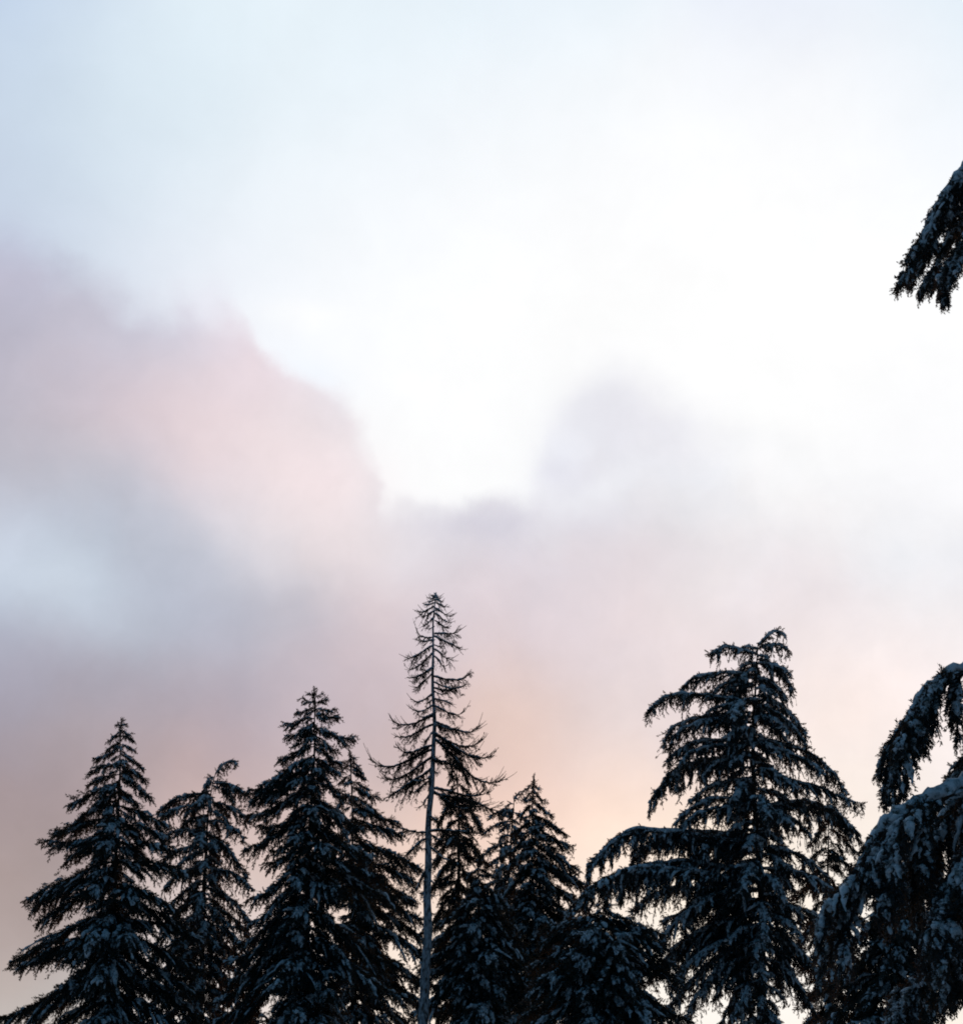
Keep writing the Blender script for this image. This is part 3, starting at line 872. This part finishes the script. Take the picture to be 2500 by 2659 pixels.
# 1 broad spruce at the left
tree('spruce_tree', 'broad snow dusted spruce at the far left with long branches reaching the picture edge', G_SPRUCE, 'spruce', 42,
     [z1(p) for p in ((730, 165), (715, 560), (690, 1200), (660, 1988))],
     b1([(195, 705, 190, 30, 40), (235, 680, 258, 10, 10), (255, 655, 290), (300, 645, 332), (350, 585, 400), (420, 540, 468), (490, 540, 532), (560, 425, 660), (640, 465, 745), (740, 290, 822, -5, -8),
         (860, 320, 912, -5, 5), (900, 405, 985), (1010, 175, 1222), (1090, 165, 1275), (1150, 215, 1350), (1350, 60, 1595), (1450, 150, 1640), (1480, 255, 1600), (1640, -20, 1965), (1700, 180, 1975), (1850, 60, 2200)]),
     b1([(190, 750, 185, 30, 40), (225, 775, 242, 10, 10), (260, 795, 280), (310, 800, 340), (370, 845, 440), (440, 870, 520), (520, 900, 622), (590, 830, 665), (680, 1000, 792), (790, 1000, 870), (900, 1050, 940), (1020, 1130, 1090),
         (1150, 1060, 1300), (1250, 1110, 1390), (1350, 1200, 1480), (1450, 1180, 1640), (1560, 1180, 1800), (1680, 1200, 1940), (1800, 1220, 2100)]), fill=96, side_len=(0.2, 0.5), seed=11)
# 2 weeping hemlock
tree('hemlock_tree', 'slender hemlock with curled nodding tip between the two big spruces on the left', G_WEEP, 'weeping', 45,
     [z1(p) for p in ((1300, 470), (1270, 560), (1250, 700), (1235, 1000), (1220, 1300), (1200, 1988))],
     b1([(510, 1228, 590, 10, -70), (610, 948, 715, 5, -55), (680, 975, 770, 5, -50), (740, 1058, 830, 0, -55), (830, 1000, 880), (930, 980, 1010), (1050, 1000, 1180), (1150, 985, 1290), (1250, 950, 1400), (1350, 920, 1520), (1450, 880, 1640), (1560, 860, 1780), (1700, 830, 1950), (1800, 820, 2060)]),
     b1([(490, 1415, 428, 55, -50), (530, 1400, 660, 0, -75), (545, 1522, 660, 5, -50), (660, 1490, 770, 0, -50), (770, 1475, 890, 0, -50), (880, 1480, 1110, 0, -60), (1050, 1530, 1195, -5, -45), (1170, 1500, 1385, -5, -55), (1280, 1500, 1480), (1400, 1500, 1600), (1500, 1540, 1730), (1600, 1570, 1850), (1700, 1590, 1960), (1800, 1600, 2080)]),
     fill=88, seed=22, a_sil=(5, -50), hang=0.6, strip=0.045, ss=0.2, dens=0.95)
# 4 spruce behind the big one (built before it: it stands farther back)
tree('spruce_tree', 'pointed spruce half hidden behind the tall bushy spruce left of the bare larch', G_SPRUCE, 'spruce', 47,
     [z2(p) for p in ((750, 528), (755, 900), (760, 1500), (762, 2000))],
     b2([(560, 728, 575, 20, 20), (600, 705, 612, 15, 10), (650, 690, 690), (760, 640, 860), (1000, 560, 1150)]),
     b2([(550, 770, 555, 25, 30), (575, 790, 600, 15, 10), (605, 812, 640), (635, 822, 668), (685, 838, 728), (720, 892, 772, 5, 0), (760, 880, 840), (830, 988, 895, 5, -5), (890, 1010, 960, 0, -5), (1000, 1120, 1135), (1110, 1090, 1210), (1180, 1080, 1305),
         (1260, 1120, 1420), (1350, 1150, 1530), (1450, 1180, 1650), (1560, 1190, 1780), (1680, 1210, 1920), (1850, 1220, 2080)]), fill=88, side_len=(0.25, 0.55), seed=33)
# 3 bushy spruce
tree('spruce_tree', 'tall bushy spruce with ragged pointed top, second tallest left of the bare larch', G_SPRUCE, 'spruce', 40,
     [z2(p) for p in ((560, 190), (550, 500), (525, 1000), (515, 1240), (500, 1900))],
     b2([(225, 525, 215, 30, 30), (262, 488, 240, 25, 35), (290, 466, 310, 15, 20), (345, 393, 358, 10, 20), (385, 410, 430, 0, 10), (410, 440, 475), (480, 372, 562, -5, 0), (560, 275, 720), (620, 230, 750, -5, 0), (680, 238, 800), (730, 220, 862, -5, 5), (860, 262, 915, -5, 25),
         (905, 190, 1045), (950, 330, 1060), (1040, 298, 1130), (1130, 220, 1320), (1230, 215, 1460), (1300, 150, 1560), (1350, 120, 1650), (1430, 80, 1750), (1500, 40, 1850), (1600, 20, 1960), (1700, 0, 2050)]),
     b2([(225, 590, 215, 30, 30), (260, 615, 240, 20, 40), (295, 652, 288, 20, 30), (325, 678, 342, 10, 20), (400, 750, 452, 5, 20), (440, 670, 515), (500, 695, 575, 0, 10), (560, 690, 640), (640, 730, 760), (780, 800, 930), (930, 860, 1080), (1080, 930, 1200), (1130, 1060, 1310), (1400, 1000, 1660), (1550, 1050, 1850)]),
     fill=116, side_len=(0.2, 0.5), seed=44, a_sil=(-5, -10))
# 6 narrow dark spruce behind the larch
tree('spruce_tree', 'narrow dark spruce directly behind the bare larch, seen just right of its trunk', G_SPRUCE, 'bare', 49,
     [z3(p) for p in ((490, 775), (497, 1000), (500, 1400), (500, 1988))],
     b3([(800, 470, 835, -20, -60), (840, 455, 905, -20, -60), (920, 440, 1005, -20, -60), (990, 408, 1095, -15, -60), (1080, 390, 1190), (1150, 370, 1280), (1250, 350, 1400), (1400, 340, 1580), (1550, 330, 1740)]),
     b3([(800, 512, 840, -20, -60), (840, 545, 915, -20, -60), (920, 570, 1015, -20, -60), (1000, 602, 1120, -15, -60), (1150, 640, 1280), (1300, 660, 1450)]),
     fill=96, seed=55, fill_len=(0.7, 1.0))
# 8 nodding hemlock beside 7
tree('hemlock_tree', 'small nodding hemlock leaning on the left of the dark spruce right of the larch', G_WEEP, 'weeping', 46,
     [z3(p) for p in ((745, 985), (735, 1100), (725, 1300), (720, 1988))],
     b3([(1010, 690, 1045, 20, -40), (1040, 640, 1075, 10, -45), (1090, 615, 1150, 5, -50), (1180, 590, 1260), (1350, 540, 1450)]),
     b3([(995, 782, 958, 50, -30), (1050, 800, 1090), (1150, 830, 1250)]),
     fill=84, seed=66, hang=0.3, strip=0.03, a_sil=(5, -50), ss=0.19, dens=0.8)
# 7 dark spruce
tree('spruce_tree', 'dark slim spruce between the bare larch and the big drooping cedar', G_SPRUCE, 'spruce', 42,
     [z3(p) for p in ((825, 890), (830, 1400), (835, 1988))],
     b3([(925, 800, 940, 20, 20), (960, 788, 985, 0, 0), (1010, 770, 1055), (1080, 745, 1130), (1140, 730, 1220), (1200, 712, 1290), (1300, 690, 1410), (1400, 670, 1530), (1500, 650, 1660), (1600, 640, 1800)]),
     b3([(920, 855, 938, 20, 20), (955, 882, 996, 0, 0), (1000, 906, 1058), (1060, 962, 1135), (1120, 992, 1198), (1190, 1022, 1288), (1260, 1068, 1368), (1330, 1065, 1460), (1400, 1080, 1560), (1500, 1090, 1680), (1600, 1110, 1800)]),
     fill=124, seed=77, a_sil=(-15, -25))
# 11 shaded fir behind the cedar
tree('fir_tree', 'dark fir with almost no snow half hidden behind the right side of the big cedar', None, 'bare', 43,
     [(1606, 1560), (1608, 1750), (1610, 1988)],
     [(1600, 1570, 1640), (1680, 1540, 1740), (1780, 1520, 1850)],
     [(1590, 1640, 1612), (1610, 1662, 1650), (1660, 1680, 1720), (1740, 1690, 1800), (1820, 1700, 1900)], fill=64, seed=88)
# 5 larch
tree('larch_tree', 'tall bare larch with a straight snow crusted trunk and upturned twigs', None, 'larch', 36,
     [z3(p) for p in ((395, 66), (390, 300), (385, 550), (383, 760), (375, 1000), (365, 1300), (355, 1500), (343, 1988))],
     b3([(80, 388, 84, 0, 20), (90, 378, 96, 0, 20), (100, 366, 108, 0, 20), (112, 350, 122, -10, 20), (128, 322, 148, -15, 30), (150, 335, 172, -15, 20), (175, 340, 216, -30, 0), (262, 314, 240, -25, 60), (280, 320, 285, -10, 20), (300, 268, 378, -30, -20), (335, 285, 405, -35, -20), (400, 278, 455, -25, 0), (425, 308, 488, -35, -30),
         (520, 300, 548, -20, 45), (570, 302, 600), (615, 205, 640, -25, 45), (655, 218, 700, -20, 20), (690, 345, 745, -50, -60), (750, 232, 770, -10, 45), (765, 112, 815, -20, 45), (800, 150, 880, -30, 20), (850, 178, 985, -40, -30), (900, 285, 960, -25, -10), (960, 330, 1025, -40, -40), (1140, 225, 1112, 5, 30), (1160, 250, 1260, -15, -40), (1300, 280, 1400), (1400, 335, 1412, -5, -10), (1560, 318, 1590, -20, -10), (1690, 325, 1696, 0, 10)]),
     b3([(78, 402, 84, 0, 20), (88, 411, 96, 0, 20), (100, 426, 110, 0, 20), (112, 440, 126, -10, 20), (135, 462, 170, -20, -10), (160, 455, 205, -25, -20), (190, 455, 224, -30, 0), (250, 505, 243, -5, 30), (262, 508, 318, -25, -20), (320, 470, 362, -20, 10), (350, 445, 390), (440, 546, 432, -20, 55), (465, 482, 510, -30, -20), (490, 530, 480, -20, 30), (540, 470, 560, 0, -10), (570, 520, 595, -20, 40),
         (640, 590, 655, -20, 45), (690, 650, 798, -30, 20), (700, 600, 720, -20, 40), (715, 690, 908, -35, 25), (810, 520, 850, -10, -20), (940, 640, 945, 0, 30), (955, 690, 1045, -20, -40), (1130, 600, 1150, 0, -10), (1200, 480, 1260), (1350, 398, 1360, 0, 20), (1480, 392, 1502, -20, -20), (1640, 378, 1650, 0, 10)]),
     fill=22, seed=99, a_sil=(-25, 25), bark=M_FROST, r_top=0.012, r_grow=0.0104, fill_len=(0.3, 0.7), y_low=1750)
# 14 spruce in the middle of the bank
tree('spruce_tree', 'low snowy spruce in front, its crown filling the dark gap right of the larch trunk', G_SPRUCE, 'spruce', 37,
     [z3(p) for p in ((585, 1230), (590, 1500), (590, 1988))],
     b3([(1300, 540, 1330), (1380, 490, 1470), (1440, 410, 1545), (1500, 385, 1620), (1580, 350, 1710), (1660, 320, 1800), (1750, 300, 1950)]),
     b3([(1300, 650, 1330), (1380, 720, 1470), (1440, 750, 1550), (1500, 780, 1620), (1560, 800, 1690), (1620, 830, 1760), (1690, 850, 1850), (1750, 880, 1950)]), fill=124, seed=111)
# 10 big deodar cedar
tree('cedar_tree', 'large snow laden cedar with tiers of drooping branches and a bent top', G_WEEP, 'weeping', 34,
     [z5(p) for p in ((985, 185), (970, 400), (945, 700), (945, 1000), (960, 1300), (985, 1600), (1000, 1860))],
     b5([(235, 870, 225, 25, -30), (265, 648, 290, 10, -50), (330, 860, 355, 0, -50), (410, 452, 520, 8, -65), (430, 670, 545, 0, -60), (480, 760, 520), (610, 222, 668, 10, -60), (600, 600, 695, 0, -40), (700, 363, 845, 8, -70), (740, 375, 910, 5, -75), (850, 368, 1000, 0, -55), (900, 420, 1060),
         (960, 310, 1190, -8, -65, 0.6), (980, 605, 1110, -10, -55), (1120, 530, 1280, -12, -55), (1270, 400, 1455, 5, -55), (1310, 405, 1540, -5, -60), (1480, 510, 1715, -5, -50), (1520, 150, 1660, 5, -50), (1570, -160, 1730, -2, -58, 0.7), (1590, 120, 1690, 0, -50),  (1900, 140, 2010, -5, -45), (1840, -300, 2030, 2, -48, 0.8), (1760, 60, 1850, -4, -45, 0.6),  (1900, 440, 2200), (1960, 330, 2110, -8, -25), (2000, 450, 2350), (2080, 300, 2420), (2150, 420, 2500), (2230, 350, 2620), (2100, 250, 2500, -10, -45), (2300, 330, 2750), (2250, 580, 2600), (2330, 660, 2680), (2380, 480, 2790), (2440, 720, 2830)]),
     b5([(205, 1150, 130, 45, -45), (225, 1188, 250, 20, -65), (300, 1225, 490, 0, -65), (330, 1190, 420, 0, -45), (420, 1180, 580, -10, -55), (550, 1330, 795, -5, -65), (620, 1320, 910, -10, -60), (700, 1200, 900), (850, 1575, 1215, -5, -75), (900, 1440, 1170, -10, -55), (1100, 1655, 1345, -5, -25), (1350, 1680, 1430, 15, -55, 0.6), (1350, 1350, 1500), (1600, 1480, 1800), (1750, 1600, 1990, 0, -40), (2000, 1640, 2300), (2150, 1420, 2470), (2200, 1500, 2600), (2280, 1300, 2620), (2380, 1400, 2790)]),
     fill=88, seed=123, a_sil=(0, -55), hang=0.56, strip=0.06, ss=0.17, fill_len=(0.5, 0.85))
# 9 low fir in front
tree('fir_tree', 'low broad fir heaped with snow beneath the long left branch of the big cedar', None, 'spruce', 30,
     [(1172, 1743), (1174, 1850), (1175, 1988)],
     [(1752, 1158, 1757, 20, 20), (1765, 1148, 1776, 10, 10), (1778, 1124, 1790), (1785, 1060, 1798, 10, -10), (1800, 1049, 1830, 5, -15), (1830, 1036, 1870), (1850, 1040, 1905), (1870, 1030, 1930), (1900, 1020, 1965), (1920, 1010, 2000)],
     [(1752, 1186, 1757, 20, 20), (1765, 1196, 1776, 10, 10), (1775, 1222, 1782, 10, 20), (1785, 1250, 1806), (1790, 1280, 1805, 10, 0), (1800, 1275, 1830), (1805, 1292, 1842), (1830, 1305, 1870), (1850, 1318, 1900), (1900, 1335, 1980)],
     fill=100, seed=134, ss=0.17, a_sil=(0, -20))
# 13 spruce behind the near cedar
tree('spruce_tree', 'shaded spruce at the lower right, behind the hanging curtains of the nearest cedar', G_SPRUCE, 'spruce', 25,
     [(1742, 1560), (1739, 1765), (1735, 1988)],
     [(1600, 1700, 1650), (1680, 1660, 1745), (1760, 1640, 1830), (1830, 1620, 1910), (1900, 1600, 1990)],
     [(1590, 1790, 1630), (1640, 1840, 1690), (1700, 1880, 1770), (1770, 1890, 1850), (1850, 1900, 1930)], fill=84, seed=145, ss=0.16)

# 12 near weeping cedar: its trunk stands outside the picture on the right
def near_cedar():
    D = 13.0
    rng = np.random.default_rng(5)
    trunk = [(2560, -300), (2500, 600), (2470, 1300), (2450, 1988)]
    pts = np.array([at(x, y, D) for x, y in trunk])
    base = pts[-1].copy(); base[2] = -0.2
    root = bpy.data.objects.new('cedar_tree', None); col.objects.link(root)
    root.location = base
    root['label'] = 'nearest cedar at the right edge, thick snow on its hanging curtain-like branches'
    root['category'] = 'tree'; root['group'] = G_WEEP
    org = base.copy()
    P = np.concatenate([pts, [base]]) - org
    plain('trunk', build_mesh('trunk', [(*tube(P[::-1], np.array([0.2, 0.17, 0.14, 0.10, 0.06]), 12, 0.05, rng), M_BARK, True)]), root, (0, 0, 0))
    # start x, y on the stem, tip x, y, a0, a1, length of the drooping side boughs, snow thickness, how far the tip comes forward
    limbs = [(2480, 215, 1772, 510, 24, -70, 0.52, 0.075, 0.2), (2470, 330, 1865, 500, 16, -66, 0.52, 0.06, 0.6), (2480, 300, 1815, 520, 22, -70, 0.5, 0.05, -0.4), (2480, 260, 1795, 500, 23, -68, 0.5, 0.05, 0.0), (2470, 360, 1840, 545, 18, -70, 0.5, 0.05, 0.2),
             (2470, 1415, 1752, 1440, 19, -78, 0.82, 0.07, 0.0), (2470, 1330, 1872, 1500, 14, -70, 0.72, 0.085, -0.7),
             (2460, 1600, 1662, 1760, 21, -72, 0.95, 0.10, 0.5), (2460, 1570, 1790, 1660, 14, -60, 0.9, 0.09, -0.5),
             (2460, 1630, 1830, 1760, 10, -60, 0.95, 0.09, 0.9), (2460, 1800, 1760, 1925, 10, -55, 0.8, 0.09, 0.1)]
    for sx_, sy_, tx, ty, a0, a1, sl, strip, dep in limbs:
        p = at(sx_, sy_, D); tip = at(tx, ty, D - dep)
        v = tip - p
        g = np.random.default_rng(int(rng.integers(1 << 30)))
        c, s = near_bough(math.hypot(v[0], v[1]), v[2], R(a0), R(a1), g, sl, strip)
        b = plain('branch', build_mesh('cedar_branch', c), root, p - org, math.atan2(v[1], v[0]))
        plain('snow', build_mesh('cedar_snow', s), b, (0, 0, 0))

near_cedar()
print('branches', N_BRANCH[0], 'objects', len(bpy.data.objects), 'tris', sum(len(m.polygons) for m in bpy.data.meshes))
